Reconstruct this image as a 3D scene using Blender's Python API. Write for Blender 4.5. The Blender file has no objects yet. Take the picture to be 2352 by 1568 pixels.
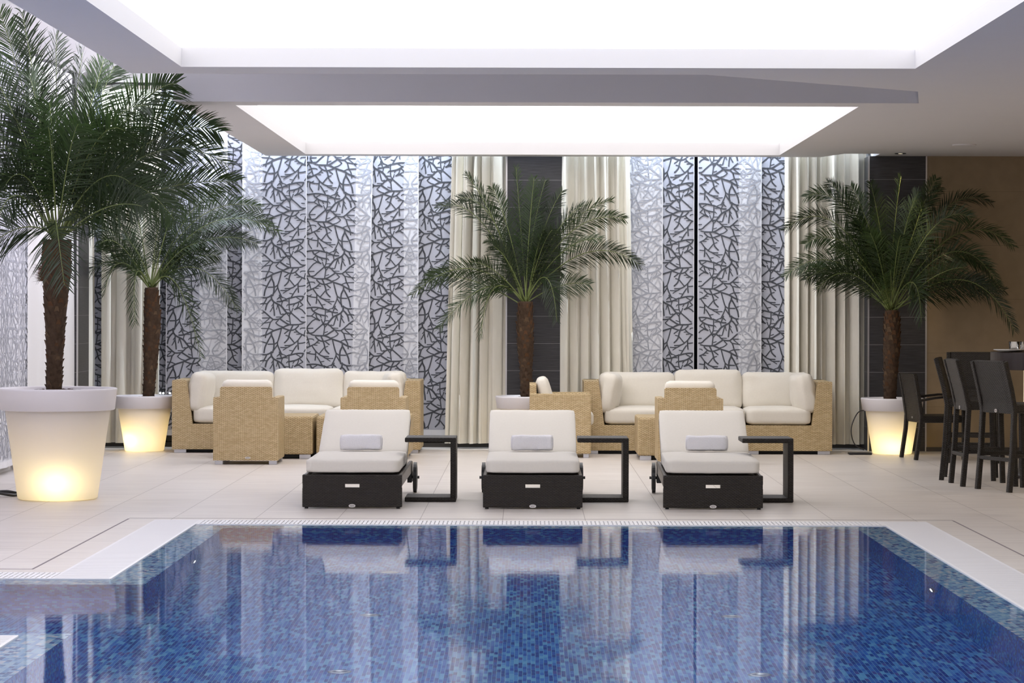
import bpy, bmesh, math, random
from mathutils import Vector, Matrix, noise
random.seed(7)
scene = bpy.context.scene
COL = scene.collection
F = 5880.0; CX = 1212.0; CY = 710.0; H = 1.52; ROLL = 0.0025
def at(px, py, Y):
    u = px - CX; v = py - CY
    return Vector(((u + ROLL*v)*Y/F, Y, H - (v - ROLL*u)*Y/F))
def zs(px, py):                       # distance of a floor-level point seen at a pixel
    return F*H/((py - CY) - ROLL*(px - CX))

# ------------------------------------------------------------------ builder
class MB:
    def __init__(s): s.v = []; s.f = []; s.m = []; s.s = []
    def add(s, vs, fs, mat=0, smooth=False):
        b = len(s.v); s.v += [tuple(p) for p in vs]
        for f in fs:
            s.f.append([b + i for i in f]); s.m.append(mat); s.s.append(smooth)
    def box(s, x0, x1, y0, y1, z0, z1, mat=0, M=None):
        vs = [Vector(p) for p in ((x0,y0,z0),(x1,y0,z0),(x1,y1,z0),(x0,y1,z0),(x0,y0,z1),(x1,y0,z1),(x1,y1,z1),(x0,y1,z1))]
        if M: vs = [M @ p for p in vs]
        s.add(vs, [(0,3,2,1),(4,5,6,7),(0,1,5,4),(1,2,6,5),(2,3,7,6),(3,0,4,7)], mat)
    def bbox(s, x0, x1, y0, y1, z0, z1, r=.01, seg=2, mat=0, M=None):      # bevelled box
        bm = bmesh.new(); bmesh.ops.create_cube(bm, size=1)
        for v in bm.verts:
            v.co = Vector(((x0+x1)/2 + v.co.x*(x1-x0), (y0+y1)/2 + v.co.y*(y1-y0), (z0+z1)/2 + v.co.z*(z1-z0)))
        r = min(r, .49*min(abs(x1-x0), abs(y1-y0), abs(z1-z0)))
        bmesh.ops.bevel(bm, geom=list(bm.edges), offset=r, segments=seg, affect='EDGES', profile=.5)
        s.bm(bm, mat, M)
    def bm(s, bm, mat=0, M=None, smooth=False):
        bm.verts.ensure_lookup_table(); bm.verts.index_update()
        vs = [M @ v.co if M else v.co.copy() for v in bm.verts]
        s.add(vs, [[v.index for v in f.verts] for f in bm.faces], mat, smooth); bm.free()
    def prism(s, poly, a0, a1, axis='z', mat=0, M=None):                   # closed outline pushed along an axis
        def mk(p, a):
            if axis == 'z': return Vector((p[0], p[1], a))
            if axis == 'x': return Vector((a, p[0], p[1]))
            return Vector((p[0], a, p[1]))
        n = len(poly); vs = [mk(p, a0) for p in poly] + [mk(p, a1) for p in poly]
        if M: vs = [M @ p for p in vs]
        fs = [list(range(n))[::-1], list(range(n, 2*n))] + [(i, (i+1) % n, n+(i+1) % n, n+i) for i in range(n)]
        s.add(vs, fs, mat)
    def lathe(s, prof, n=48, c=(0,0,0), mat=0, smooth=True, caps=False):
        vs = []; fs = []
        for r, z in prof:
            for k in range(n):
                a = 2*math.pi*k/n; vs.append((c[0]+r*math.cos(a), c[1]+r*math.sin(a), c[2]+z))
        for i in range(len(prof)-1):
            for k in range(n):
                k2 = (k+1) % n; fs.append((i*n+k, i*n+k2, (i+1)*n+k2, (i+1)*n+k))
        if caps: fs += [list(range(n))[::-1], [(len(prof)-1)*n+k for k in range(n)]]
        s.add(vs, fs, mat, smooth)
    def tube(s, pts, rad, n=8, mat=0, smooth=True, caps=True):
        pts = [Vector(p) for p in pts]; R = rad if isinstance(rad, (list, tuple)) else [rad]*len(pts)
        vs = []; fs = []; N = len(pts)
        t0 = (pts[1]-pts[0]).normalized(); ref = Vector((0,0,1)) if abs(t0.z) < .9 else Vector((1,0,0))
        u = t0.cross(ref).normalized()
        for i in range(N):
            t = (pts[min(i+1,N-1)] - pts[max(i-1,0)]).normalized()
            u = (u - t*u.dot(t)).normalized(); w = t.cross(u)
            for k in range(n):
                a = 2*math.pi*k/n; vs.append(pts[i] + (u*math.cos(a) + w*math.sin(a))*R[i])
        for i in range(N-1):
            for k in range(n):
                k2 = (k+1) % n; fs.append((i*n+k, i*n+k2, (i+1)*n+k2, (i+1)*n+k))
        if caps: fs += [list(range(n))[::-1], [(N-1)*n+k for k in range(n)]]
        s.add(vs, fs, mat, smooth)
    def sqtube(s, pts, hw, hd, side, mat=0):           # flat-sided bar along a path, half width along 'side'
        pts = [Vector(p) for p in pts]; side = Vector(side).normalized(); vs = []; fs = []
        for i, p in enumerate(pts):
            t = (pts[min(i+1,len(pts)-1)] - pts[max(i-1,0)]).normalized(); w = t.cross(side).normalized()
            c = .3
            for a, b in ((-1,-1+c),(-1+c,-1),(1-c,-1),(1,-1+c),(1,1-c),(1-c,1),(-1+c,1),(-1,1-c)): vs.append(p + side*hw*a + w*hd*b)
        n = 8
        for i in range(len(pts)-1):
            for k in range(n): fs.append((i*n+k, i*n+(k+1)%n, (i+1)*n+(k+1)%n, (i+1)*n+k))
        fs += [list(range(n))[::-1], [(len(pts)-1)*n+k for k in range(n)]]
        s.add(vs, fs, mat, False)
    def cushion(s, sx, sy, sz, r=.04, puff=.02, N=10, mat=0, M=None, wr=0.0, seed=0):
        hx, hy, hz = sx/2, sy/2, sz/2; r = min(r, hx, hy, hz)
        bm = bmesh.new(); bmesh.ops.create_cube(bm, size=2)
        bmesh.ops.subdivide_edges(bm, edges=list(bm.edges), cuts=N, use_grid_fill=True)
        for v in bm.verts:
            p = v.co; q = Vector((p.x*hx, p.y*hy, p.z*hz))
            inner = Vector((max(-hx+r, min(hx-r, q.x)), max(-hy+r, min(hy-r, q.y)), max(-hz+r, min(hz-r, q.z))))
            d = q - inner
            if d.length > 1e-6: q = inner + d.normalized()*min(r, max(abs(d.x),abs(d.y),abs(d.z)))
            k = (1-p.x**2)*(1-p.y**2); q.z += puff*k*(1 if p.z > 0 else -1)*abs(p.z)
            q.x += .3*puff*(1-p.y**2)*(1-p.z**2)*p.x
            if wr:
                w = noise.noise(Vector((q.x*9+seed*3.1, q.y*9, q.z*9+seed)))*wr + noise.noise(Vector((q.x*25+seed, q.y*25, q.z*5)))*wr*.4
                q += Vector((0,0,1))*w*(1 if p.z > 0 else -1)*.8 + Vector((w*.5*p.x, w*.5*p.y, 0))
            v.co = q
        s.bm(bm, mat, M, True)
    def build(s, name, mats, parent=None):
        me = bpy.data.meshes.new(name); me.from_pydata(s.v, [], s.f)
        mats = mats if isinstance(mats, (list, tuple)) else [mats]
        for m in mats: me.materials.append(m)
        me.polygons.foreach_set('material_index', s.m); me.polygons.foreach_set('use_smooth', s.s)
        uvl = me.uv_layers.new(name='UVMap'); buf = []; V = s.v; nx = 0
        for p in me.polygons:
            n = p.normal; ax, ay, az = abs(n.x), abs(n.y), abs(n.z)
            for i in p.vertices:
                c = V[i]
                if az >= ax and az >= ay: buf += (c[0], c[1])
                elif ax >= ay: buf += (c[1], c[2])
                else: buf += (c[0], c[2])
        uvl.data.foreach_set('uv', buf); me.update()
        o = bpy.data.objects.new(name, me); COL.objects.link(o)
        if parent: o.parent = parent
        return o
def tag(o, label=None, cat=None, group=None, kind=None):
    if label: o['label'] = label
    if cat: o['category'] = cat
    if group: o['group'] = group
    if kind: o['kind'] = kind
    return o
def thing(name, label, cat, loc=(0,0,0), rz=0, group=None):
    o = bpy.data.objects.new(name, None); COL.objects.link(o); o.empty_display_size = .1
    o.location = loc; o.rotation_euler = (0,0,rz); return tag(o, label, cat, group)
KIDS = {}
def kids(o): return [c for c in bpy.data.objects if c.parent == o]
def copy_tree(o, parent=None):
    c = o.copy(); COL.objects.link(c)
    if parent: c.parent = parent
    for ch in kids(o):
        if ch is not c: copy_tree(ch, c)
    return c
def place(o, loc, rz, label, group=None):
    o.location = loc; o.rotation_euler = (0,0,rz); o['label'] = label
    if group: o['group'] = group
    return o

# ------------------------------------------------------------------ materials
def mat(name): 
    m = bpy.data.materials.new(name); m.use_nodes = True; nt = m.node_tree
    return m, nt, nt.nodes['Principled BSDF']
def P(b, **k):
    for n, v in k.items():
        n = n.replace('_', ' ')
        if isinstance(v, tuple) and len(v) == 3: v = (*v, 1)
        b.inputs[n].default_value = v
def simple(name, col, rough=.5, metal=0., nz=0., nscale=30., bump=0., **k):
    m, nt, b = mat(name); P(b, Base_Color=col, Roughness=rough, Metallic=metal, **k)
    if nz or bump:
        tc = nt.nodes.new('ShaderNodeTexCoord'); n = nt.nodes.new('ShaderNodeTexNoise'); n.inputs['Scale'].default_value = nscale; n.inputs['Detail'].default_value = 4
        nt.links.new(tc.outputs['Object'], n.inputs['Vector'])
        if nz:
            mx = nt.nodes.new('ShaderNodeMix'); mx.data_type = 'RGBA'; mx.blend_type = 'MIX'
            mx.inputs[6].default_value = (*[c*(1-nz) for c in col], 1); mx.inputs[7].default_value = (*[min(1, c*(1+nz)) for c in col], 1)
            nt.links.new(n.outputs['Fac'], mx.inputs[0]); nt.links.new(mx.outputs[2], b.inputs['Base Color'])
        if bump:
            bp = nt.nodes.new('ShaderNodeBump'); bp.inputs['Strength'].default_value = bump; bp.inputs['Distance'].default_value = .01
            nt.links.new(n.outputs['Fac'], bp.inputs['Height']); nt.links.new(bp.outputs['Normal'], b.inputs['Normal'])
    return m
def brick(nt, w, h, mortar, swap=False, off=.5, src='UV', shift=(0,0), smooth=.1, sq=1.0, bias=0.0):
    tc = nt.nodes.new('ShaderNodeTexCoord'); mp = nt.nodes.new('ShaderNodeMapping')
    mp.inputs['Location'].default_value = (shift[0], shift[1], 0)
    nt.links.new(tc.outputs[src], mp.inputs['Vector']); out = mp.outputs['Vector']
    if swap:
        sp = nt.nodes.new('ShaderNodeSeparateXYZ'); cb = nt.nodes.new('ShaderNodeCombineXYZ')
        nt.links.new(out, sp.inputs[0]); nt.links.new(sp.outputs['X'], cb.inputs['Y']); nt.links.new(sp.outputs['Y'], cb.inputs['X']); out = cb.outputs[0]
    b = nt.nodes.new('ShaderNodeTexBrick'); b.offset = off; b.squash = sq
    b.inputs['Scale'].default_value = 1; b.inputs['Mortar Size'].default_value = mortar; b.inputs['Mortar Smooth'].default_value = smooth
    b.inputs['Brick Width'].default_value = w; b.inputs['Row Height'].default_value = h; b.inputs['Bias'].default_value = bias
    b.inputs['Color1'].default_value = (0,0,0,1); b.inputs['Color2'].default_value = (1,1,1,1); b.inputs['Mortar'].default_value = (.5,.5,.5,1)
    nt.links.new(out, b.inputs['Vector']); return b
def ramp(nt, src, stops, const=True):
    r = nt.nodes.new('ShaderNodeValToRGB'); cr = r.color_ramp; cr.interpolation = 'CONSTANT' if const else 'LINEAR'
    while len(cr.elements) < len(stops): cr.elements.new(.5)
    for e, (p, c) in zip(cr.elements, stops): e.position = p; e.color = (*c, 1)
    nt.links.new(src, r.inputs[0]); return r
def mixc(nt, fac, a, b):
    mx = nt.nodes.new('ShaderNodeMix'); mx.data_type = 'RGBA'
    for sock, v in ((mx.inputs[0], fac), (mx.inputs[6], a), (mx.inputs[7], b)):
        if isinstance(v, (int, float)): sock.default_value = v
        elif isinstance(v, tuple): sock.default_value = (*v, 1)
        else: nt.links.new(v, sock)
    return mx.outputs[2]
def bumpn(nt, b, h, strength=.3, dist=.005, inv=False):
    bp = nt.nodes.new('ShaderNodeBump'); bp.inputs['Strength'].default_value = strength; bp.inputs['Distance'].default_value = dist; bp.invert = inv
    nt.links.new(h, bp.inputs['Height']); nt.links.new(bp.outputs['Normal'], b.inputs['Normal'])
def mosaic(name, w, h, stops, grout, swap, mortar=.0011, rough=.15):
    m, nt, b = mat(name); P(b, Roughness=rough); br = brick(nt, w, h, mortar, swap)
    r = ramp(nt, br.outputs['Color'], stops); nt.links.new(mixc(nt, br.outputs['Fac'], r.outputs[0], grout), b.inputs['Base Color']); return m
def wicker(name, c1, c2, dark, w=.037, h=.0098, rough=.45, bump=.9, spec=.5):
    """strands that pass over and under: light dashes, each row shifted by half a dash"""
    m, nt, b = mat(name); P(b, Roughness=rough, Specular_IOR_Level=spec)
    def mth(op, a, c=None):
        n = nt.nodes.new('ShaderNodeMath'); n.operation = op
        for k, v in enumerate((a, c)):
            if v is None: continue
            if isinstance(v, (int, float)): n.inputs[k].default_value = v
            else: nt.links.new(v, n.inputs[k])
        return n.outputs[0]
    tc = nt.nodes.new('ShaderNodeTexCoord'); sp = nt.nodes.new('ShaderNodeSeparateXYZ'); nt.links.new(tc.outputs['UV'], sp.inputs[0])
    v = mth('DIVIDE', mth('ADD', sp.outputs['Y'], 50.0), h); row = mth('FLOOR', v); fy = mth('SUBTRACT', v, row)
    sh = mth('MULTIPLY', mth('MODULO', row, 2.0), .5); u = mth('ADD', mth('DIVIDE', mth('ADD', sp.outputs['X'], 50.0), w), sh); fx = mth('FRACT', u)
    px_ = mth('POWER', mth('SINE', mth('MULTIPLY', fx, math.pi)), .7); py_ = mth('POWER', mth('SINE', mth('MULTIPLY', fy, math.pi)), .5)
    hgt_ = mth('MULTIPLY', px_, py_)
    wn = nt.nodes.new('ShaderNodeTexWhiteNoise'); wn.noise_dimensions = '2D'; cb = nt.nodes.new('ShaderNodeCombineXYZ'); nt.links.new(mth('FLOOR', u), cb.inputs[0]); nt.links.new(row, cb.inputs[1]); nt.links.new(cb.outputs[0], wn.inputs['Vector'])
    top_ = mixc(nt, wn.outputs['Value'], c1, c2); r = nt.nodes.new('ShaderNodeMapRange'); r.inputs[1].default_value = .08; r.inputs[2].default_value = .62; nt.links.new(hgt_, r.inputs[0])
    nt.links.new(mixc(nt, r.outputs[0], dark, top_), b.inputs['Base Color']); bumpn(nt, b, hgt_, bump, .004); return m
def streaks(nt, sx, sy, scale=1., src='UV', detail=5):
    tc = nt.nodes.new('ShaderNodeTexCoord'); mp = nt.nodes.new('ShaderNodeMapping'); mp.inputs['Scale'].default_value = (sx, sy, 1)
    n = nt.nodes.new('ShaderNodeTexNoise'); n.inputs['Scale'].default_value = scale; n.inputs['Detail'].default_value = detail; n.noise_dimensions = '2D'
    nt.links.new(tc.outputs[src], mp.inputs['Vector']); nt.links.new(mp.outputs[0], n.inputs['Vector']); return n.outputs['Fac']

M = {}
def mk_floor():
    m, nt, b = mat('beige_stone_tile'); P(b, Roughness=.38)
    br = brick(nt, 1.2, .597, .0029, swap=True, shift=(.177, .06))
    s = streaks(nt, 1.2, 14, 1.6); c = ramp(nt, s, [(.25, (.58,.53,.485)), (.55, (.69,.64,.592)), (.8, (.75,.70,.65))], False).outputs[0]
    t = mixc(nt, .16, c, br.outputs['Color']); 
    c2 = mixc(nt, br.outputs['Fac'], mixc(nt, .05, c, br.outputs['Color']), (.34,.295,.265)); nt.links.new(c2, b.inputs['Base Color'])
    rr = nt.nodes.new('ShaderNodeMapRange'); rr.inputs[3].default_value = .28; rr.inputs[4].default_value = .48; nt.links.new(s, rr.inputs[0]); nt.links.new(rr.outputs[0], b.inputs['Roughness'])
    bumpn(nt, b, br.outputs['Fac'], .25, .002, True); return m
M['floor'] = mk_floor()
def mk_darktile():
    m, nt, b = mat('dark_striated_tile'); P(b, Roughness=.4)
    br = brick(nt, 40, .297, .0018, off=0, shift=(7, -1.444+.297*20))
    s = streaks(nt, 5, 160, 1.); c = ramp(nt, s, [(.3, (.020,.019,.021)), (.6, (.040,.038,.042)), (.8, (.062,.06,.066))], False).outputs[0]
    nt.links.new(mixc(nt, br.outputs['Fac'], c, (.28,.27,.27)), b.inputs['Base Color']); bumpn(nt, b, s, .15, .003); return m
M['darktile'] = mk_darktile()
def mk_tan():
    m, nt, b = mat('tan_wall_panel'); P(b, Roughness=.6)
    br = brick(nt, 2.4, .58, .0015, off=0, shift=(.6, .1))
    s = streaks(nt, 3, 3, 2.); c = ramp(nt, s, [(.3, (.26,.19,.11)), (.7, (.30,.22,.13))], False).outputs[0]
    nt.links.new(mixc(nt, br.outputs['Fac'], c, (.16,.115,.065)), b.inputs['Base Color']); return m
M['tan'] = mk_tan()
M['paint'] = simple('white_ceiling_paint', (.70,.69,.70), .65, nz=.015, nscale=3)
M['wallwhite'] = simple('white_wall_paint', (.78,.77,.78), .7)
M['tanceil'] = simple('front_wall_paint', (.55,.50,.44), .7)
M['black'] = simple('dark_night_backing', (.012,.013,.016), .6)
M['glass_dark'] = simple('night_window_glass', (.015,.017,.022), .04)
M['frame'] = simple('anodised_window_frame', (.06,.06,.065), .4, .6)
M['steel'] = simple('brushed_steel', (.62,.60,.60), .32, 1.)
M['foot'] = simple('satin_aluminium_foot', (.60,.60,.64), .38, .85)
M['grate'] = simple('white_grate_plastic', (.80,.79,.80), .4)
M['joint'] = simple('expansion_joint_rubber', (.20,.17,.18), .6)
M['skirt'] = simple('dark_skirting', (.05,.042,.036), .45)
M['mos_ledge'] = mosaic('pale_blue_mosaic', .048, .0245, [(0,(.13,.27,.58)),(.12,(.24,.46,.78)),(.4,(.40,.64,.88)),(.65,(.55,.74,.90)),(.82,(.84,.82,.90)),(.94,(.08,.14,.42))], (.56,.69,.82), True)
stops = [(0,(.022,.065,.37)),(.22,(.035,.115,.52)),(.45,(.055,.19,.63)),(.66,(.10,.31,.72)),(.82,(.16,.43,.76)),(.93,(.09,.09,.40))]
M['mos_floor'] = mosaic('deep_blue_floor_mosaic', .085, .0205, stops, (.22,.52,.72), True, mortar=.0012)
M['mos_wall'] = mosaic('deep_blue_wall_mosaic', .0275, .07, [(p, (col[0]*1.0, min(1,col[1]*1.4+.01), min(1,col[2]*1.4+.03))) for p, col in stops], (.16,.36,.68), False, mortar=.0012)
def mk_water():
    m = bpy.data.materials.new('pool_water'); m.use_nodes = True; nt = m.node_tree; nt.nodes.clear()
    out = nt.nodes.new('ShaderNodeOutputMaterial'); fr = nt.nodes.new('ShaderNodeFresnel'); fr.inputs['IOR'].default_value = 1.33
    rf = nt.nodes.new('ShaderNodeBsdfRefraction'); rf.inputs['IOR'].default_value = 1.33; rf.inputs['Roughness'].default_value = 0; rf.inputs['Color'].default_value = (.90,.97,1,1)
    gl = nt.nodes.new('ShaderNodeBsdfGlossy'); gl.inputs['Roughness'].default_value = .045; gl.inputs['Color'].default_value = (.97,.98,1,1)
    mx = nt.nodes.new('ShaderNodeMixShader')
    tc = nt.nodes.new('ShaderNodeTexCoord'); mp = nt.nodes.new('ShaderNodeMapping'); mp.inputs['Scale'].default_value = (1.0, 1.6, 1)
    n = nt.nodes.new('ShaderNodeTexNoise'); n.inputs['Scale'].default_value = 1.6; n.inputs['Detail'].default_value = 3.0; n.inputs['Roughness'].default_value = .55
    bp = nt.nodes.new('ShaderNodeBump'); bp.inputs['Strength'].default_value = .4; bp.inputs['Distance'].default_value = .0016
    nt.links.new(tc.outputs['Object'], mp.inputs[0]); nt.links.new(mp.outputs[0], n.inputs['Vector']); nt.links.new(n.outputs['Fac'], bp.inputs['Height'])
    for x in (fr, rf, gl): nt.links.new(bp.outputs['Normal'], x.inputs['Normal'])
    nt.links.new(fr.outputs[0], mx.inputs[0]); nt.links.new(rf.outputs[0], mx.inputs[1]); nt.links.new(gl.outputs[0], mx.inputs[2]); nt.links.new(mx.outputs[0], out.inputs['Surface'])
    return m
M['water'] = mk_water()
def emis(name, col, s):
    m, nt, b = mat(name); P(b, Base_Color=(.8,.8,.8), Emission_Color=col, Emission_Strength=s); return m
M['lightpanel'] = emis('luminous_ceiling_fabric', (1,.98,.995), 1.9)
M['lamp_white'] = emis('pool_lamp_lens', (.9,.97,1), 6)
M['lamp_warm'] = emis('downlight_lens', (1,.85,.6), 6)
M['sparkle_bead'] = emis('sparkle_glow', (.95,1,1), 14)  # glints of a small glass thing, put in as emission
M['glowcol'] = emis('lit_column_acrylic', (1,.82,.5), .75)
M['wick'] = wicker('honey_wicker', (.55,.41,.21), (.70,.55,.32), (.27,.175,.08))
M['wickdark'] = wicker('dark_brown_wicker', (.020,.0155,.012), (.030,.024,.019), (.005,.004,.0032), w=.027, h=.0095, rough=.45, spec=.35)
M['railbrown'] = simple('brown_resin_rail', (.045,.035,.03), .35)
M['blackplastic'] = simple('black_plastic', (.012,.012,.013), .4)
M['rubber'] = simple('wheel_rim_grey', (.05,.05,.05), .5)
def fabric(name, col, rough=.85, scale=400, st=.12):
    m = simple(name, col, rough, nz=.04, nscale=60); nt = m.node_tree; b = nt.nodes['Principled BSDF']; P(b, Sheen_Weight=.2)
    return m
M['cream'] = fabric('cream_cushion_fabric', (.76,.715,.63))
M['ecru'] = fabric('ecru_lounger_fabric', (.70,.665,.60))
M['towel'] = simple('white_terry_towel', (.86,.85,.88), .95, bump=.6, nscale=160)
def mk_curtain():
    m, nt, b = mat('cream_satin_curtain'); P(b, Base_Color=(.74,.70,.60), Roughness=.5, Sheen_Weight=.3)
    s = streaks(nt, 14, 3, 2.); c = ramp(nt, s, [(.3,(.745,.705,.61)),(.7,(.775,.74,.645))], False).outputs[0]; nt.links.new(c, b.inputs['Base Color']); return m
M['curtain'] = mk_curtain()
M['whitecurtain'] = simple('white_lined_curtain', (.76,.76,.76), .6)
M['sheer'] = simple('sheer_voile_single', (.50,.51,.58), .6)
M['sheer2'] = simple('sheer_voile_doubled', (.72,.73,.78), .6)
M['hem'] = simple('voile_hem', (.82,.82,.86), .6)
M['coral'] = simple('burnout_branch_print', (.062,.067,.080), .7)
M['coralfaint'] = simple('branch_print_doubled', (.36,.37,.42), .7)
M['coralfaint2'] = simple('branch_print_doubled_pale', (.52,.53,.58), .7)
def mk_pot():
    m = bpy.data.materials.new('translucent_white_pot'); m.use_nodes = True; nt = m.node_tree; b = nt.nodes['Principled BSDF']; out = nt.nodes['Material Output']
    P(b, Base_Color=(.80,.775,.78), Roughness=.42)
    tr = nt.nodes.new('ShaderNodeBsdfTranslucent'); tr.inputs['Color'].default_value = (.95,.88,.70,1); mx = nt.nodes.new('ShaderNodeMixShader'); mx.inputs[0].default_value = .35
    nt.links.new(b.outputs[0], mx.inputs[1]); nt.links.new(tr.outputs[0], mx.inputs[2]); nt.links.new(mx.outputs[0], out.inputs['Surface']); return m
M['pot'] = mk_pot()
M['potrim'] = simple('white_pot_rim', (.80,.77,.79), .42)
M['soil'] = simple('red_brown_mulch', (.055,.022,.014), .9, nz=.5, nscale=60)
M['trunk'] = simple('fibrous_trunk_bark', (.060,.034,.018), .95, nz=.6, nscale=40)
M['fibre'] = simple('reddish_trunk_fibre', (.095,.044,.018), .95, nz=.4, nscale=50)
M['frond_scale'] = simple('pale_cut_leaf_base', (.115,.070,.036), .9, nz=.4, nscale=30)
def leafm(name, c, tr=.25):
    m = bpy.data.materials.new(name); m.use_nodes = True; nt = m.node_tree; b = nt.nodes['Principled BSDF']; out = nt.nodes['Material Output']
    P(b, Base_Color=c, Roughness=.42)
    t = nt.nodes.new('ShaderNodeBsdfTranslucent'); t.inputs['Color'].default_value = (c[0]*1.6, c[1]*1.8, c[2]*1.2, 1); mx = nt.nodes.new('ShaderNodeMixShader'); mx.inputs[0].default_value = tr
    nt.links.new(b.outputs[0], mx.inputs[1]); nt.links.new(t.outputs[0], mx.inputs[2]); nt.links.new(mx.outputs[0], out.inputs['Surface']); return m
M['leafA'] = leafm('palm_leaflet_dark', (.019,.033,.012)); M['leafB'] = leafm('palm_leaflet_mid', (.032,.057,.018)); M['stalk'] = simple('palm_leaf_stalk', (.15,.19,.055), .5)
M['clearglass'] = simple('clear_tumbler_glass', (1,1,1), .02, Transmission_Weight=1., IOR=1.2)
M['plate'] = simple('white_china', (.80,.79,.78), .2)
M['bartop'] = simple('dark_brown_bar_lacquer', (.032,.022,.02), .35)
M['badge'] = simple('oval_metal_badge', (.72,.70,.70), .3, .8); M['badgetext'] = simple('badge_engraving', (.16,.13,.12), .5)

# ------------------------------------------------------------------ setting
XL, XR, YB, YF = -4.86, 9.0, 28.45, -6.0
W = dict(r=2.53, b=18.05, l=-2.34, a1=14.38, a0=11.87, p=-2.36, f=3.0)      # water edge
G = .335
fl = MB()
def rect(mb, x0, x1, y0, y1, z=0, mat=0): mb.add([(x0,y0,z),(x1,y0,z),(x1,y1,z),(x0,y1,z)], [(0,1,2,3)], mat)
rect(fl, XL, XR, W['b']+G, YB); rect(fl, W['r']+G, XR, YF, W['b']+G); rect(fl, XL, W['l']-G, W['a1']+G, W['b']+G)
rect(fl, XL, W['p']-G, YF, W['a0']-G); rect(fl, W['p']-G, W['r']+G, YF, W['f']-G)
tag(fl.build('floor', M['floor']), 'beige rectangular stone floor tiles around the pool', 'floor', kind='structure')
# pool shell
L = .225; zl = -.035; zd = -1.27
pb = MB()
def wq(a, b, z0, z1, mat): pb.add([(a[0],a[1],z0),(b[0],b[1],z0),(b[0],b[1],z1),(a[0],a[1],z1)], [(0,1,2,3)], mat)
ri, bi, li, a1i, a0i, pi_, fi = W['r']-L, W['b']-L, W['l']+L, W['a1']-L, W['a0']+.15, W['p']+L, W['f']+L
rect(pb, ri, W['r'], W['f'], W['b'], zl, 0); rect(pb, W['l'], ri, bi, W['b'], zl, 0); rect(pb, W['l'], li, a1i, bi, zl, 0)
rect(pb, XL, W['l'], a1i, W['a1'], zl, 0); rect(pb, XL, W['p'], W['a0'], a0i, zl, 0); rect(pb, W['p'], pi_, W['f'], a0i, zl, 0); rect(pb, pi_, ri, W['f'], fi, zl, 0)
for a, b in (((ri,fi),(ri,bi)),((ri,bi),(li,bi)),((li,bi),(li,a1i)),((li,a1i),(XL,a1i)),((XL,a1i),(XL,a0i)),((XL,a0i),(pi_,a0i)),((pi_,a0i),(pi_,fi)),((pi_,fi),(ri,fi))): wq(a, b, zd, zl, 1)
for a, b in (((W['r'],W['f']),(W['r'],W['b'])),((W['r'],W['b']),(W['l'],W['b'])),((W['l'],W['b']),(W['l'],W['a1'])),((W['l'],W['a1']),(XL,W['a1'])),((XL,W['a0']),(W['p'],W['a0'])),((W['p'],W['a0']),(W['p'],W['f'])),((W['p'],W['f']),(W['r'],W['f']))): wq(a, b, zl, -.012, 0)
rect(pb, XL, ri, fi, bi, zd, 2)
tag(pb.build('pool_basin', [M['mos_ledge'], M['mos_wall'], M['mos_floor']]), 'blue mosaic swimming pool basin with pale submerged ledge', 'pool', kind='structure')
wt = MB(); zw = -.003
wt.add([(W['r'],W['f'],zw),(W['r'],W['b'],zw),(W['l'],W['b'],zw),(W['l'],W['a1'],zw),(XL,W['a1'],zw),(XL,W['a0'],zw),(W['p'],W['a0'],zw),(W['p'],W['f'],zw)], [tuple(range(8))])
tag(wt.build('water', M['water']), 'calm pool water reflecting the curtains', 'water', kind='structure')
# overflow grates: slats square to the pool edge over a dark channel
gn = [0]
def grate(x0, x1, y0, y1, along):
    g = MB(); p = .030; w = .021
    a, b = (x0, x1) if along == 'x' else (y0, y1); n = int((b-a)/p)
    for i in range(n):
        c = a + (i+.5)*(b-a)/n
        if along == 'x': g.box(c-w/2, c+w/2, y0, y1, -.02, .002)
        else: g.box(x0, x1, c-w/2, c+w/2, -.02, .002)
    if along == 'x':
        for yy in (y0+.008, (y0+y1)/2, y1-.008): g.box(x0, x1, yy-.008, yy+.008, -.02, .0015)
    else:
        for xx in (x0+.008, x1-.008): g.box(xx-.008, xx+.008, y0, y1, -.02, .0015)
    if along == 'x': g.box(x0, x1, y0-.004, y0+.012, -.03, .0022)
    else:
        for ye in (y0, y1): g.box(x0, x1, ye-.006, ye+.010, -.03, .0021)
        e = (x1 if x1 in (W['l'], W['p']) else x0); d_ = -1 if e == x1 else 1; g.box(*sorted((e-.004*d_, e+.012*d_)), y0, y1, -.03, .0022)
    rect(g, x0, x1, y0, y1, -.06, 1)
    gn[0] += 1; tag(g.build('trim_%d' % gn[0], [M['grate'], M['black']]), 'white slatted overflow grate along the pool edge', 'grate', kind='structure')
grate(W['l'], W['r'], W['b'], W['b']+G, 'x'); grate(W['r'], W['r']+G, W['f']-G, W['b']+G, 'y'); grate(W['l']-G, W['l'], W['a1']+G*0, W['b']+G, 'y')
grate(XL, W['l']-G, W['a1'], W['a1']+G, 'x'); grate(XL, W['p']-G, W['a0']-G, W['a0'], 'x'); grate(W['p']-G, W['p'], W['f']-G, W['a0'], 'y')
# expansion joints in the floor
ej = MB()
for x0, x1, y0, y1 in ((3.07,3.082,0,18.5),(-2.885,-2.873,14.9,18.5),(XL,-2.873,14.895,14.907),(-2.88,3.08,18.535,18.541)): ej.box(x0, x1, y0, y1, -.01, .0015)
gn[0] += 1; tag(ej.build('trim_%d' % gn[0], M['joint']), 'dark expansion joints framing the pool deck', 'joint', kind='structure')

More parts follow.
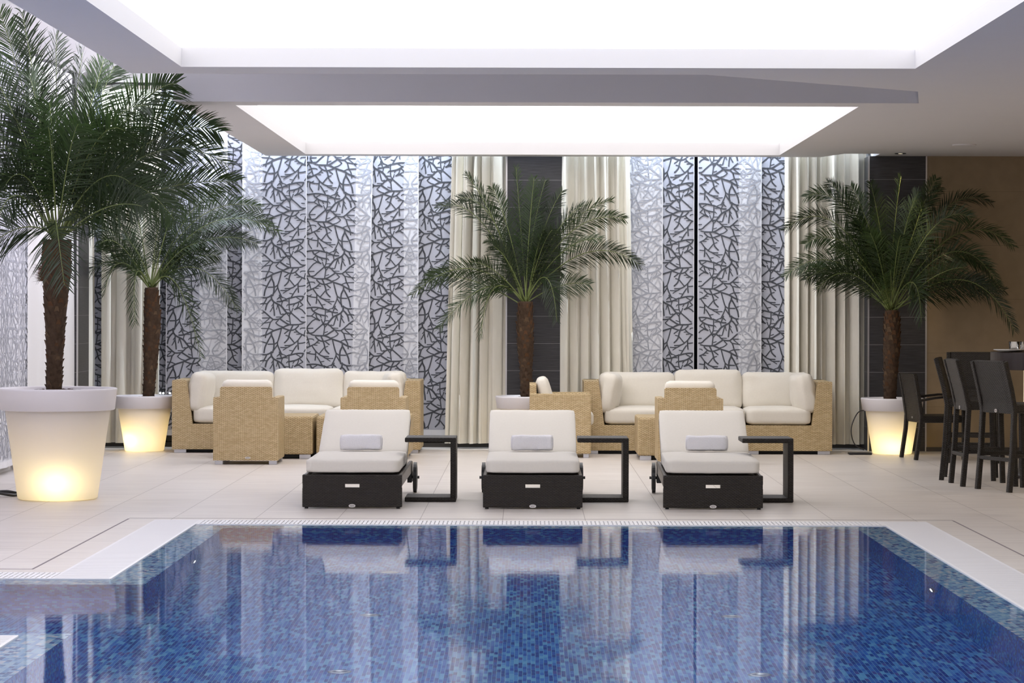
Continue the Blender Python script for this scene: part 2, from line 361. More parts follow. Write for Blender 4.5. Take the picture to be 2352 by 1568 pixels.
# ceiling: one flat soffit with two coffers, a light slot at the back and a high void at the left
hz, hp, hu = 3.18, 3.312, 3.98
ce = MB(); top = hu
def cb(x0, x1, y0, y1): ce.box(x0, x1, y0, y1, hz, top)
cb(-2.81, -2.385, 0, 17.6); cb(-2.81, 2.66, 17.6, 18.1); cb(3.13, XR, 20.55, 27.2); cb(-2.385, 2.66, YF, -3); cb(-2.81,-2.385,YF,0)
ce.prism([(2.66,YF),(XR,YF),(XR,20.55),(3.135,20.55),(2.96,19.44),(1.26,18.1),(2.66,18.1)], hz, top)
ce.prism([(-2.85,20.55),(3.13,20.55),(3.13,20.92),(-2.85,20.92)], hz, top)
cb(-2.85, -2.39, 20.92, 27.5); cb(2.70, 3.13, 20.92, 27.5); cb(-2.85, 3.13, 27.5, 27.83)
ce.prism([(3.13,27.2),(3.36,27.2),(3.18,27.83),(3.13,27.83)], hz, top); cb(3.74, XR, 27.2, YB)
tag(ce.build('ceiling', M['paint']), 'white plaster soffit with two luminous coffers', 'ceiling', kind='structure')
uc = MB(); uc.box(XL-.2, XR+.2, YF-.2, YB+.2, hu, hu+.1); tag(uc.build('ceiling_upper', M['paint']), 'white upper ceiling slab above the left side', 'ceiling', kind='structure')
for (x0,x1,y0,y1,lab) in ((-2.385,2.66,-3,17.6,'large luminous ceiling panel over the pool'),(-2.39,2.70,20.92,27.5,'smaller luminous ceiling panel over the lounge seating')):
    p = MB(); p.box(x0, x1, y0, y1, hp, hp+.03); tag(p.build('luminous_panel', M['lightpanel']), lab, 'ceiling light')
# walls
def wallbox(name, x0,x1,y0,y1,z0,z1,m,lab):
    w = MB(); w.box(x0,x1,y0,y1,z0,z1); return tag(w.build(name, m), lab, 'wall', kind='structure')
wallbox('wall_back', XL, XR, YB, YB+.15, 0, hu, M['black'], 'dark night wall behind the glazing')
wallbox('wall_left', XL-.15, XL, YF, YB+.15, -1.4, hu, M['wallwhite'], 'white left wall behind curtains')
wallbox('wall_right', 4.30, XR, 27.6, YB, 0, hz, M['tan'], 'tan panelled wall behind the bar stools')
wallbox('wall_side', XR, XR+.15, YF, YB, 0, hu, M['tan'], 'tan side wall')
wallbox('wall_front', XL, XR, YF-.15, YF, 0, hu, M['tanceil'], 'plain wall behind the viewer')
def column(x0, x1, y0, y1, z1, lab, n):
    c = MB(); c.box(x0, x1, y0, y1, 0, z1); o = tag(c.build('column_%d' % n, M['darktile']), lab, 'column', kind='structure')
    t = MB()
    for x in (x0, x1): t.box(x-.008, x+.008, y0-.006, y0+.012, 0, z1)
    t.build('edge_trim', M['steel'], o)
column(-.233, .386, 27.95, YB, hu, 'dark tiled column behind the middle palm', 1)
column(3.675, 4.295, 27.6, YB, hz, 'dark tiled column behind the right palm', 2)
column(XL, -4.70, 26.72, 27.42, hu, 'dark tiled pilaster on the left wall', 3)
def window(n, x0, x1, y, z0, z1, lab):
    w = MB(); w.box(x0, x1, y, y+.02, z0, z1); o = tag(w.build('window_%d' % n, M['glass_dark']), lab, 'window', kind='structure')
    f = MB(); k = max(2, int((x1-x0)/1.5))
    for i in range(k+1):
        x = x0 + (x1-x0)*i/k; f.box(max(x0,x-.03), min(x1,x+.03), y-.04, y, z0, z1)
    f.box(x0, x1, y-.04, y, z0, z0+.06); f.box(x0, x1, y-.04, y, z1-.06, z1); f.build('window_frame', M['frame'], o)
window(1, XL, -.24, 28.38, 0.05, 3.9, 'dark glazing behind the left sheer panels'); window(2, .39, 3.67, 28.38, 0.05, 3.9, 'dark glazing behind the right sheer panels')
sk = MB(); sk.box(XL, -.24, 28.18, 28.32, 0, .045); sk.box(.39, 3.67, 28.18, 28.32, 0, .045); sk.box(4.3, XR, 27.585, 27.6, 0, .045)
tag(sk.build('baseboard_back', M['skirt']), 'low dark skirting below the curtains', 'skirting', kind='structure')
tr = MB(); tr.box(XL, -2.9, 27.9, 27.96, 3.955, 3.985); gn[0] += 1; tag(tr.build('trim_%d' % gn[0], M['blackplastic']), 'dark curtain track under the upper ceiling', 'curtain track', kind='structure')

# ------------------------------------------------------------------ curtains
def curtain(label, a_top, b_top, a_bot, b_bot, z0, z1, pleats, amp, seed, name='pleated_curtain', group='cream curtains', mt='curtain'):
    """a/b: plan points (x,y) of the two edges at top and bottom; depth folds push towards the room"""
    rnd = random.Random(seed); nU = pleats*12; nV = 22
    ph = [rnd.uniform(0, 6.28) for _ in range(4)]; 
    knots = [0]
    for _ in range(pleats): knots.append(knots[-1] + rnd.choice((.45,.7,1.0,1.5,2.1)))
    hts = [rnd.uniform(.35,1.15) for _ in range(pleats+1)]
    def warp(t):
        x = t*pleats; i = min(int(x), pleats-1); return (knots[i] + (x-i)*(knots[i+1]-knots[i]))/knots[-1]
    def surf(t, q, push=0):
        at_ = Vector(a_top).lerp(Vector(b_top), warp(t)); ab = Vector(a_bot).lerp(Vector(b_bot), warp(t)); p = at_.lerp(ab, 1-q)
        d = (Vector(b_top)-Vector(a_top)); nrm = Vector((d.y, -d.x)).normalized()
        f = .5+.5*math.sin(t*pleats*2*math.pi + .35*math.sin(q*3+ph[0])); f = f**1.4
        x_ = t*pleats; i_ = min(int(x_), pleats-1); aa = amp*(hts[i_]+(hts[i_+1]-hts[i_])*(x_-i_))*(.8+.3*(1-q)+.12*math.sin(q*5+i_*2.1))
        p = p + nrm*(aa*f + .012*math.sin(q*4+ph[2]+t*9) + push) + d.normalized()*(.25*amp*math.sin(t*pleats*4*math.pi+ph[3]))
        return (p.x, p.y, z0 + (z1-z0)*q)
    m = MB(); vs = [surf(i/nU, j/nV) for j in range(nV+1) for i in range(nU+1)]; n = nU+1
    m.add(vs, [(j*n+i, j*n+i+1, (j+1)*n+i+1, (j+1)*n+i) for j in range(nV) for i in range(nU)], 0, True)
    o = tag(m.build(name, M[mt]), label, 'curtain', group)
    h = MB(); hq = .13/(z1-z0); vs = [surf(i/nU, j*hq, .004) for j in range(2) for i in range(nU+1)]
    h.add(vs, [(i, i+1, n+i+1, n+i) for i in range(nU)], 0, True); h.build('hem', M[mt], o); return o
def bx(px, Y): return (at(px, 700, Y).x, Y)
YC = 27.99
curtain('cream curtain at far left, between pilaster and coral panels', bx(236,YC), bx(366,YC), bx(238,YC), bx(362,YC), .055, 3.95, 5, .13, 11)
curtain('cream curtain directly left of the middle dark column', bx(1045,YC), bx(1164,YC), bx(1026,YC), bx(1164,YC), .055, 3.9, 6, .13, 12)
curtain('cream curtain directly right of the middle dark column', bx(1292,YC), bx(1441,YC), bx(1292,YC), bx(1456,YC), .055, 3.9, 7, .13, 13)
curtain('cream curtain left of the right dark column', bx(1803,YC), bx(1990,YC), bx(1803,YC), bx(1992,YC), .055, 3.9, 8, .12, 14)
def lw(px, X=-4.74): return (X, -X*F/(CX-px))
curtain('white curtain on left wall behind the tall palm trunk', lw(70), lw(172), lw(74), lw(176), .05, 3.95, 4, -.08, 15, group=None, mt='whitecurtain')
curtain('narrow cream curtain strip right of the left pilaster', lw(203), lw(207), lw(204), lw(224), .05, 3.95, 2, -.03, 16)

# coral branch print, one repeat drawn as strokes (tile units), mirrored sideways
ST = [
 (38,[(1090,0),(1085,90),(1040,150),(950,200),(860,250),(790,340),(740,400),(640,400)]),(30,[(640,400),(560,470),(480,540),(410,600),(250,600)]),
 (34,[(1085,90),(1130,130),(1190,210),(1220,330)]),(30,[(1040,150),(1045,250),(1030,340),(1020,455)]),(22,[(1050,250),(1090,330),(1115,370)]),(20,[(1045,190),(1085,245)]),
 (26,[(950,200),(920,290),(885,420)]),(20,[(950,200),(960,270),(975,320)]),(32,[(740,400),(820,450),(900,530),(1050,545),(1110,500),(1230,390),(1330,320)]),
 (24,[(1110,510),(1290,515)]),(20,[(1230,390),(1300,405)]),(34,[(900,530),(780,610),(680,660),(480,660)]),(20,[(880,490),(980,492)]),(24,[(930,560),(990,620),(900,690),(830,710)]),
 (28,[(1050,545),(1110,610),(1150,740),(1200,830),(1220,950)]),(24,[(1110,605),(1330,640)]),(22,[(1140,530),(1270,640),(1340,720)]),(22,[(1290,610),(1345,540)]),
 (36,[(680,660),(760,690),(860,740),(1040,800),(1180,880),(1345,930)]),(24,[(1040,790),(1120,755),(1310,745)]),(28,[(860,740),(890,860),(930,1000),(950,1050),(1000,1090),(1160,1100)]),
 (36,[(1090,840),(1085,900),(1040,1000),(1030,1080),(1035,1200),(1060,1285)]),(34,[(1090,900),(1150,1000),(1190,1080),(1230,1170),(1250,1285)]),(26,[(1210,1070),(1340,1030)]),
 (28,[(950,1050),(950,1100),(900,1230),(850,1330)]),(22,[(880,1300),(930,1350)]),(26,[(950,1110),(1030,1230)]),(26,[(640,400),(680,440),(660,640)]),(22,[(740,410),(690,470)]),
 (20,[(690,590),(750,570)]),(28,[(480,660),(400,640),(330,600),(280,500),(300,450),(400,330),(470,290),(560,320)]),(24,[(290,500),(415,495)]),(30,[(480,690),(540,750),(650,790),(820,740)]),
 (32,[(600,670),(640,750),(680,860),(710,980),(790,1065)]),(28,[(700,790),(790,860)]),(22,[(690,920),(760,900)]),(26,[(690,920),(600,1030),(560,1080)]),
 (30,[(540,780),(480,840),(380,890),(250,950)]),(20,[(490,820),(570,828)]),(20,[(460,875),(520,875)]),(28,[(410,900),(490,1010),(560,1070),(640,1120),(780,1130)]),
 (30,[(490,1010),(490,1100),(480,1210)]),(26,[(490,1080),(380,1070),(250,1030)]),(20,[(300,1060),(370,1020)]),(28,[(520,1130),(580,1220),(640,1320)]),(20,[(600,1250),(680,1235)]),
 (24,[(640,1110),(720,1170),(880,1170)]),(20,[(740,1180),(820,1230)]),(24,[(280,1070),(280,1150),(350,1260)]),(34,[(250,50),(370,30),(500,30),(640,60),(720,80),(860,140),(960,145)]),
 (34,[(370,40),(400,100),(470,150),(560,190),(700,215)]),(26,[(690,60),(690,210),(680,330),(650,390)]),(20,[(720,210),(745,245)]),(20,[(760,80),(850,40)]),(22,[(440,100),(520,55)]),
 (26,[(470,150),(500,260),(570,320)]),(26,[(440,160),(380,220),(250,215)]),(24,[(380,220),(500,290)]),(22,[(560,190),(600,250)]),(22,[(600,290),(640,390)]),
 (22,[(720,130),(830,130),(860,230)]),(26,[(860,130),(880,80),(910,0)]),(22,[(900,30),(960,95)]),(20,[(700,325),(790,325)]),(22,[(820,420),(870,435)]),
 (24,[(260,640),(310,740),(350,880)]),(22,[(250,770),(330,735),(420,740),(440,760)]),(34,[(1110,20),(1200,60),(1345,50)]),(30,[(1190,60),(1250,180),(1330,200)]),
 (26,[(1250,180),(1345,330)]),(24,[(1190,190),(1280,195)]),(20,[(250,860),(310,810)]),(20,[(250,910),(290,905)])]
TW, TH = 1095.0, 1275.0; US = .624/TH
def strokes(x0, x1, z0, z1, offx, offz, wscale=1.0):
    """coral segments covering a rectangle: list of (p, q, halfwidth_p, halfwidth_q)"""
    tw, th = TW*US, TH*US; out = []
    for i in range(int((x0-offx)//tw)-1, int((x1-offx)//tw)+2):
        for j in range(int((z0-offz)//th)-2, int((z1-offz)//th)+2):
            for w, pl in ST:
                pts = []
                for k, (x, y) in enumerate(pl):
                    xx = (x-250)*US
                    pts.append((offx + i*tw + (tw - xx if i % 2 else xx), offz + (j+1)*th - y*US))
                pts = [Vector(p) for p in pts]; sm = [pts[0]]
                for k in range(len(pts)-1):
                    a, b, c, d = pts[max(k-1,0)], pts[k], pts[k+1], pts[min(k+2,len(pts)-1)]; n = max(1, int((c-b).length/.022))
                    for e in range(1, n+1):
                        t = e/n; sm.append(.5*((2*b)+(c-a)*t+(2*a-5*b+4*c-d)*t*t+(3*b-a-3*c+d)*t**3))
                for a, b in zip(sm, sm[1:]):
                    if min(a[0],b[0]) > x0+.006 and max(a[0],b[0]) < x1-.006 and min(a[1],b[1]) > z0+.07 and max(a[1],b[1]) < z1: out.append((a, b, w*US*.5*wscale*1.02))
    return out
def sheer(label, a, d, width, z0, z1, offx, offz, overlaps=(), skew=0., seed=0, wave=.008):
    """flat voile panel from plan point a along unit direction d; overlaps = (s0,s1) spans lying over another panel"""
    a = Vector((a[0], a[1])); d = Vector((d[0], d[1])); nrm = Vector((d.y, -d.x)); rnd = random.Random(seed); ph = rnd.uniform(0, 6.28)
    def pos(s, z, push=0):
        w = wave*math.sin(s*9+ph+.4*z) + .004*math.sin(s*23+ph*2); p = a + d*(s + skew*(z-1.9)) + nrm*(w+push); return (p.x, p.y, z)
    m = MB(); cuts = sorted(set([0, width] + [c for o in overlaps for c in o])); xs = []
    for c0, c1 in zip(cuts, cuts[1:]):
        n = max(1, int((c1-c0)/.03)); xs += [c0+(c1-c0)*k/n for k in range(n)]
    xs.append(width); zsn = [z0+(z1-z0)*k/8 for k in range(9)]; n = len(xs)
    inov = lambda s: any(o[0] <= s <= o[1] for o in overlaps)
    vs = [pos(s, z) for z in zsn for s in xs]
    for j in range(8):
        for i in range(n-1):
            m.f.append([j*n+i, j*n+i+1, (j+1)*n+i+1, (j+1)*n+i]); m.m.append(1 if inov((xs[i]+xs[i+1])/2) else 0); m.s.append(True)
    m.v += vs
    def draw(segs, matf, push):
        for p, q, w in segs:
            dx, dz = q[0]-p[0], q[1]-p[1]; l = math.hypot(dx, dz) or 1; nx, nz = -dz/l*w, dx/l*w; ex, ez = dx/l*w*.9, dz/l*w*.9
            c = [(p[0]+nx*.6-ex, p[1]+nz*.6-ez), (p[0]-nx*.6-ex, p[1]-nz*.6-ez), (p[0]-nx, p[1]-nz), (q[0]-nx, q[1]-nz), (q[0]-nx*.6+ex, q[1]-nz*.6+ez), (q[0]+nx*.6+ex, q[1]+nz*.6+ez), (q[0]+nx, q[1]+nz), (p[0]+nx, p[1]+nz)]
            m.add([pos(x, z, push) for x, z in c], [tuple(range(8))], matf((p[0]+q[0])/2))
    draw(strokes(0, width, z0, z1, offx, offz), lambda s: 4 if inov(s) else 3, .003)
    for o in overlaps: draw(strokes(o[0], o[1], z0, z1, offx+.31, offz+.27), lambda s: 5, .002)
    for s in (.004, width-.004):                     # stitched side hems
        m.add([pos(s-.004, z0, .005), pos(s+.004, z0, .005), pos(s+.004, z1, .005), pos(s-.004, z1, .005)], [(0,1,2,3)], 2)
    m.add([pos(x, z0+zz, .004) for zz in (0, .06) for x in xs], [(i, i+1, n+i+1, n+i) for i in range(n-1)], 2)
    return tag(m.build('sheer_panel', [M['sheer'], M['sheer2'], M['hem'], M['coral'], M['coralfaint'], M['coralfaint2']]), label, 'sheer curtain', 'coral print sheer panels')
def back_sheer(label, x0, x1, Y, ov=(), tile=None, flip=False, offz=.2, skew=0., seed=1, z1=3.93):
    """panel between two picture columns on the back bay; 'tile' is where one print repeat begins"""
    A = at(x0, 700, Y); B = at(x1, 700, Y); s = lambda px: at(px, 700, Y).x - A.x
    off = s(tile if tile is not None else x0) - (TW*US if flip else 0)
    sheer(label, (A.x, Y), (1, 0), B.x-A.x, .13, z1, off, offz, [(s(p), s(q)) for p, q in ov], skew, seed)
back_sheer('dark sliver of coral panel at left end of the back bay', 362, 384, 28.14, tile=330)
back_sheer('coral print panel above the left end of left sofa', 381, 522, 28.06, [(458,521)], tile=372, flip=True, offz=.05, seed=2)
back_sheer('shadowed coral panel set behind its neighbours', 500, 604, 28.16, tile=490, seed=3)
back_sheer('coral panel above left sofa with pale doubled left edge', 556, 704, 28.06, [(557,602)], tile=597, flip=True, offz=.42, seed=4)
back_sheer('wide coral panel above the middle of left sofa', 697, 851, 28.10, [(813,850)], tile=704, offz=.30, skew=.018, seed=5)
back_sheer('coral panel above the right end of left sofa', 815, 961, 28.16, [(927,960)], tile=829, flip=True, offz=.02, seed=6)
back_sheer('coral panel between left sofa and the middle left curtain', 927, 1046, 28.21, tile=944, flip=True, offz=.12, seed=7)
back_sheer('pale doubled coral panel beside the middle right curtain', 1432, 1522, 28.10, [(1433,1521)], tile=1420, flip=True, offz=.15, seed=8)
back_sheer('coral panel left of the black gap', 1500, 1594, 28.16, tile=1492, flip=True, offz=.43, seed=9)
back_sheer('coral panel right of the black gap', 1602, 1749, 28.10, [(1697,1748)], tile=1594, offz=.2, seed=10)
back_sheer('coral panel beside the rightmost cream curtain', 1720, 1815, 28.16, tile=1726, offz=.28, seed=11)
def left_sheer(label, p0, p1, X, ov=(), seed=1, off=0.):
    y0 = -X*F/(CX-p0); y1 = -X*F/(CX-p1)
    sheer(label, (X, y0), (0, 1), y1-y0, .06, 3.93, off, .1, [((-X*F/(CX-p)) - y0, (-X*F/(CX-q)) - y0) for p, q in ov], 0, seed)
left_sheer('bright doubled coral panel on left wall at picture edge', -30, 40, -4.78, [(-30,40)], 21)
left_sheer('second coral panel on left wall, beyond a black slit', 43, 66, -4.78, [(43,58)], 22, .2)
back_sheer('narrow coral strip in the corner beyond the left pilaster', 203, 242, 28.14, tile=180, seed=23)

# ------------------------------------------------------------------ sofas, armchairs, tables
def feet(par, pts, sx=.09, sy=.07, h=.04):
    for x, y in pts:
        f = MB(); f.bbox(x-sx/2, x+sx/2, y-sy/2, y+sy/2, 0, h, .003, 1); f.build('foot', M['foot'], par)
def badge(par, x, y, z, w=.05, h=.026):
    b = MB(); n = 20
    b.prism([(x+w/2*math.cos(6.2832*k/n), z+h/2*math.sin(6.2832*k/n)) for k in range(n)], y-.006, y, 'y', 0)
    for k, (dx, dz, l) in enumerate(((-.012,.003,.010),(.001,.004,.012),(.013,.003,.008),(-.006,-.004,.012),(.008,-.004,.010))): b.box(x+dx-l/2, x+dx+l/2, y-.0075, y-.006, z+dz-.0016, z+dz+.0016, 1)
    o = b.build('badge', [M['badge'], M['badgetext']], par); o['label'] = 'small oval metal badge'; return o
def sofa(label, X0, X1, Yf, split, seed):
    s = thing('sectional_sofa', label, 'sofa', ((X0+X1)/2, Yf, 0), 0, 'wicker sofas by the curtains'); w = (X1-X0)/2; D = .90; at_ = .155
    b = MB(); b.box(-w+.212, w-.212, .001, D, .037, .305); b.build('base', M['wick'], s)
    bk = MB(); bk.prism([(D-.20,.30),(D,.30),(D,.765),(D-.13,.765)], -w+.01, w-.01, 'x'); bk.build('back_frame', M['wick'], s)
    for sg in (-1, 1):
        a = MB(); pr = [(sg*w,.037),(sg*w,.757),(sg*(w-.008),.765),(sg*(w-at_+.008),.765),(sg*(w-at_),.757),(sg*(w-at_-.06),.305),(sg*(w-at_-.06),.037)]
        a.prism(pr if sg < 0 else pr[::-1], .0, D, 'y'); bm_o = a.build('arm', M['wick'], s)
    d = MB(); d.box(-w+.05, w-.05, .08, D-.05, .005, .037); d.build('plinth', M['black'], s)
    feet(s, [(x, y) for x in (-w+.085, split-.06, split+.07, w-.085) for y in (.06, D-.08)], .13, .09, .038)
    xi = w-at_-.055; cs = [-xi, -xi/3, xi/3, xi]
    if abs(split) > .01: cs = [-xi, (-xi+split)/2, split, xi]
    for k in range(3):
        c = MB(); c.cushion(cs[k+1]-cs[k]-.012, .70, .175, .05, .015, 9, 0, Matrix.Translation(((cs[k]+cs[k+1])/2, .36, .395)), .004, seed+k); c.build('seat_cushion', M['cream'], s)
    xb = w-at_-.02; xs_ = [-xb, -w*.225, w*.345, xb] if seed < 50 else [-xb, -w*.245, w*.31, xb]
    for k in range(3):
        c = MB(); hh = .43 if k == 1 else .405
        c.cushion(xs_[k+1]-xs_[k]-.008, hh, .20, .06, .035, 12, 0, Matrix.Translation(((xs_[k]+xs_[k+1])/2, .63+.012*k, .44+hh/2)) @ Matrix.Rotation(math.radians(80), 4, 'X'), .012, seed+10+k); c.build('back_cushion', M['cream'], s)
    for sg in (-1, 1):
        c = MB(); c.cushion(.46, .42, .17, .06, .035, 12, 0, Matrix.Translation((sg*(w-at_-.125), .235, .635)) @ Matrix.Rotation(sg*math.radians(-9), 4, 'Y') @ Matrix.Rotation(sg*math.radians(8), 4, 'Z') @ Matrix.Rotation(math.pi/2, 4, 'Z') @ Matrix.Rotation(math.pi/2, 4, 'X'), .012, seed+20+sg); c.build('side_cushion', M['cream'], s)
    return s
sofa('long honey wicker sofa with cream cushions, left of middle palm', -3.745, -1.13, 26.97, 0, 30)
sofa('long honey wicker sofa with cream cushions, right of middle palm', .595, 3.205, 26.92, .40, 60)
def make_armchair():
    s = thing('wicker_armchair', '', 'armchair', (0,0,0), 0, 'honey wicker armchairs'); w = .318; D = .63
    b = MB(); o_ = [(-w,.04),(w,.04),(w,.648),(w-.008,.655),(.258,.655),(.253,.662),(.253,.74),(.24,.757),(-.24,.757),(-.253,.74),(-.253,.662),(-.258,.655),(-w+.008,.655),(-w,.648)]; b.prism(o_, 0, .07, 'y'); b.build('back_panel', M['wick'], s)
    for sg in (-1, 1):
        a = MB(); x0, x1 = sorted((sg*w, sg*(w-.075))); a.bbox(x0, x1, .06, D, .04, .655, .012, 2); a.build('arm', M['wick'], s)
    q = MB(); q.bbox(-w+.07, w-.07, .07, D-.01, .06, .33, .01, 1); q.build('seat_base', M['wick'], s)
    c = MB(); c.cushion(.475, .58, .14, .045, .012, 9, 0, Matrix.Translation((0, .37, .395)), .003, 3); c.build('seat_cushion', M['cream'], s)
    c = MB(); c.cushion(.49, .40, .12, .05, .015, 9, 0, Matrix.Translation((0, .165, .625)) @ Matrix.Rotation(math.radians(104), 4, 'X'), .003, 4); c.build('back_cushion', M['cream'], s)
    feet(s, [(-w+.055,.045),(w-.055,.045),(-w+.055,D-.05),(w-.055,D-.05)], .078, .06, .041)
    badge(s, .02, 0, .066, .055, .022); return s
ac = make_armchair()
place(ac, (-2.745, 24.95, 0), 0, 'honey wicker armchair seen from behind in front of left sofa, clear of loungers')
place(copy_tree(ac), (-1.505, 24.95, 0), 0, 'honey wicker armchair behind the left lounger, seen from the back')
place(copy_tree(ac), (1.59, 24.95, 0), 0, 'honey wicker armchair behind the right lounger, seen from the back')
place(copy_tree(ac), (.022, 26.54, 0), -math.pi/2, 'honey wicker armchair turned sideways beside the middle palm pot')
def make_table():
    s = thing('wicker_coffee_table', '', 'coffee table', (0,0,0), 0, 'honey wicker coffee tables'); w = .474; D = .8
    b = MB(); b.bbox(-w, w, 0, D, .045, .432, .02, 2); b.build('body', M['wick'], s)
    d = MB(); d.box(-w+.06, w-.06, .08, D-.06, .006, .045); d.build('plinth', M['black'], s)
    feet(s, [(-w+.08,.05),(w-.08,.05),(-w+.08,D-.06),(w-.08,D-.06)], .115, .08, .046); return s
ct = make_table()
place(ct, (at(611,950,25.9).x, 25.9, 0), 0, 'honey wicker coffee table half hidden by the leftmost armchair')
place(copy_tree(ct), (at(834,950,25.9).x, 25.9, 0), 0, 'honey wicker coffee table behind the left lounger')
place(copy_tree(ct), (at(1573,950,25.83).x, 25.83, 0), 0, 'honey wicker coffee table in front of the right sofa')

# ------------------------------------------------------------------ loungers, side tables, towels
def make_lounger():
    s = thing('sun_lounger', '', 'sun lounger', (0,0,0), 0, 'dark wicker sun loungers by the pool'); w = .379
    f = MB(); hx, h0, h1 = .056, .160, .188
    f.bbox(-w, w, 0, .05, .012, h0, .004, 1); f.bbox(-w, w, 0, .05, h1, .258, .004, 1); f.box(-w+.002, -hx, .001, .049, h0-.004, h1+.004); f.box(hx, w-.002, .001, .049, h0-.004, h1+.004)
    f.build('foot_panel', M['wickdark'], s)
    for sg in (-1, 1):
        r = MB(); x0, x1 = sorted((sg*w, sg*(w-.035))); r.bbox(x0, x1, .04, 1.84, .165, .258, .008, 1); r.build('side_rail', M['railbrown'], s)
        g = MB(); g.box(*sorted((sg*(w+.0), sg*(w-.035))), 1.62, 1.84, .09, .17); g.build('wheel_bracket', M['blackplastic'], s)
        k = MB(); xc = sg*(w+.024); n = 32
        k.prism([(1.74+.125*math.cos(6.2832*i/n), .127+.125*math.sin(6.2832*i/n)) for i in range(n)], xc-.014, xc+.014, 'x'); ko = k.build('wheel', M['blackplastic'], s)
        hb = MB(); hb.prism([(1.74+.10*math.cos(6.2832*i/n), .127+.10*math.sin(6.2832*i/n)) for i in range(n)], xc+sg*.012, xc+sg*.017, 'x'); hb.tube([(xc-sg*.05,1.74,.127),(xc+sg*.035,1.74,.127)], .012, 10); hb.build('hub', M['rubber'], ko)
        for fx in (-1,):
            ft = MB(); ft.lathe([(.014,0),(.014,.014)], 12, (sg*(w-.03), .025, 0), caps=True); ft.build('glide', M['blackplastic'], s)
    d = MB()
    for i in range(12): d.box(-w+.035, w-.035, .08+i*.097, .15+i*.097, .222, .24)
    d.build('slat_deck', M['railbrown'], s)
    ang = math.atan2(.345, .77); Mb = Matrix.Translation((0, 1.22, .245)) @ Matrix.Rotation(ang, 4, 'X')
    b = MB()
    for x0, x1 in ((-.355,-.315),(.315,.355)): b.bbox(x0, x1, 0, .84, -.02, .02, .005, 1, 0, Mb)
    for i in range(8): b.box(-.315, .315, .03+i*.1, .10+i*.1, -.01, .01, 0, Mb)
    b.build('backrest_frame', M['wickdark'], s)
    st = MB(); st.tube([(-.25,1.55,.17),(-.25,1.75,.44)], .012, 8); st.tube([(.25,1.55,.17),(.25,1.75,.44)], .012, 8); st.tube([(-.36,1.55,.19),(.36,1.55,.19)], .012, 8); st.build('backrest_prop', M['blackplastic'], s)
    c = MB(); c.cushion(.715, 1.27, .104, .024, .008, 12, 0, Matrix.Translation((0, .65, .320)), .003, 5); c.build('seat_cushion', M['ecru'], s)
    c = MB(); c.cushion(.71, .80, .085, .022, .006, 12, 0, Mb @ Matrix.Translation((0, .44, .065)), .003, 6); c.build('back_cushion', M['ecru'], s)
    badge(s, .0, 0, .023, .052, .026); return s
lg = make_lounger()
LX = (-1.332, .042, 1.414); LY = 19.47
names = ('left', 'middle', 'right')
place(lg, (LX[0], LY, 0), 0, 'dark wicker sun lounger with ecru cushion, left one of the three by the pool')
place(copy_tree(lg), (LX[1], LY, 0), 0, 'dark wicker sun lounger with ecru cushion, in front of the middle palm')
place(copy_tree(lg), (LX[2], LY, 0), math.radians(-1.2), 'dark wicker sun lounger with ecru cushion, right one of the three by the pool')
def towel(label, px, kind, seed):
    Y = LY+1.20; c = at(px, 1046, Y); rnd = random.Random(seed); t = MB(); nx = 14; n = 28; vs = []; L_ = .165
    for i in range(nx+1):
        x = -L_ + 2*L_*i/nx; e = 1 if 0 < i < nx else .93
        for k in range(n):
            a = 6.2832*k/n; ca, sa = math.cos(a), math.sin(a); pw = .55 if kind == 'fold' else .9
            y = .058*math.copysign(abs(ca)**pw, ca)*e; z = .062*math.copysign(abs(sa)**pw, sa)*e
            g = 1 + .05*noise.noise(Vector((x*14+seed, ca*1.5, sa*1.5)))
            vs.append((x, y*g, .062 + z*g + .006*noise.noise(Vector((x*7, seed, 0)))))
    fs = [(i*n+k, i*n+(k+1)%n, (i+1)*n+(k+1)%n, (i+1)*n+k) for i in range(nx) for k in range(n)] + [list(range(n))[::-1], [nx*n+k for k in range(n)]]
    t.add(vs, fs, 0, True)
    # spiral turns showing at both ends
    for sg in (-1, 1):
        for q in range(1, 4):
            R = .052-.013*q; pts = [(sg*(L_+.001), R*math.cos(a), .062+R*math.sin(a)) for a in [6.2832*k/18 for k in range(19)]]; t.tube(pts, .004, 5, caps=False)
    fl_ = MB(); fl_.cushion(.12 if kind == 'fold' else .30, .10, .012, .005, .002, 5, 0, Matrix.Translation((.10 if kind == 'fold' else 0, -.052, .062)) @ Matrix.Rotation(math.radians(84), 4, 'X'), .002, seed)
    o = t.build('rolled_towel', M['towel']); fl_.build('loose_edge', M['towel'], o); o.location = (c.x, Y-.06, .384); o.rotation_euler = (0,0,rnd.uniform(-.05,.05))
    tag(o, label, 'towel', 'white towels on the loungers')
towel('white towel folded thick on the left lounger', 831, 'fold', 1); towel('white towel folded on the middle lounger', 1222, 'fold', 2); towel('white towel rolled on the right lounger', 1622, 'roll', 3)
def make_cside():
    s = thing('side_table', '', 'side table', (0,0,0), 0, 'dark wicker side tables by the loungers'); D = .40
    for nm, (x0,x1,z0,z1) in (('top', (0,.404,.470,.506)), ('post', (.360,.404,.030,.476)), ('base', (0,.404,.002,.036))):
        m = MB(); m.bbox(x0, x1, 0, D, z0, z1, .005, 1); m.build(nm, M['wickdark'], s)
    return s
cs_ = make_cside(); lab = ('standing right of the left lounger', 'standing right of the middle lounger', 'standing right of the right lounger')
for i, X in enumerate((-.966, .396, 1.695)):
    o = cs_ if i == 0 else copy_tree(cs_); place(o, (X, 20.18, 0), 0, 'dark wicker C-shaped side table ' + lab[i])

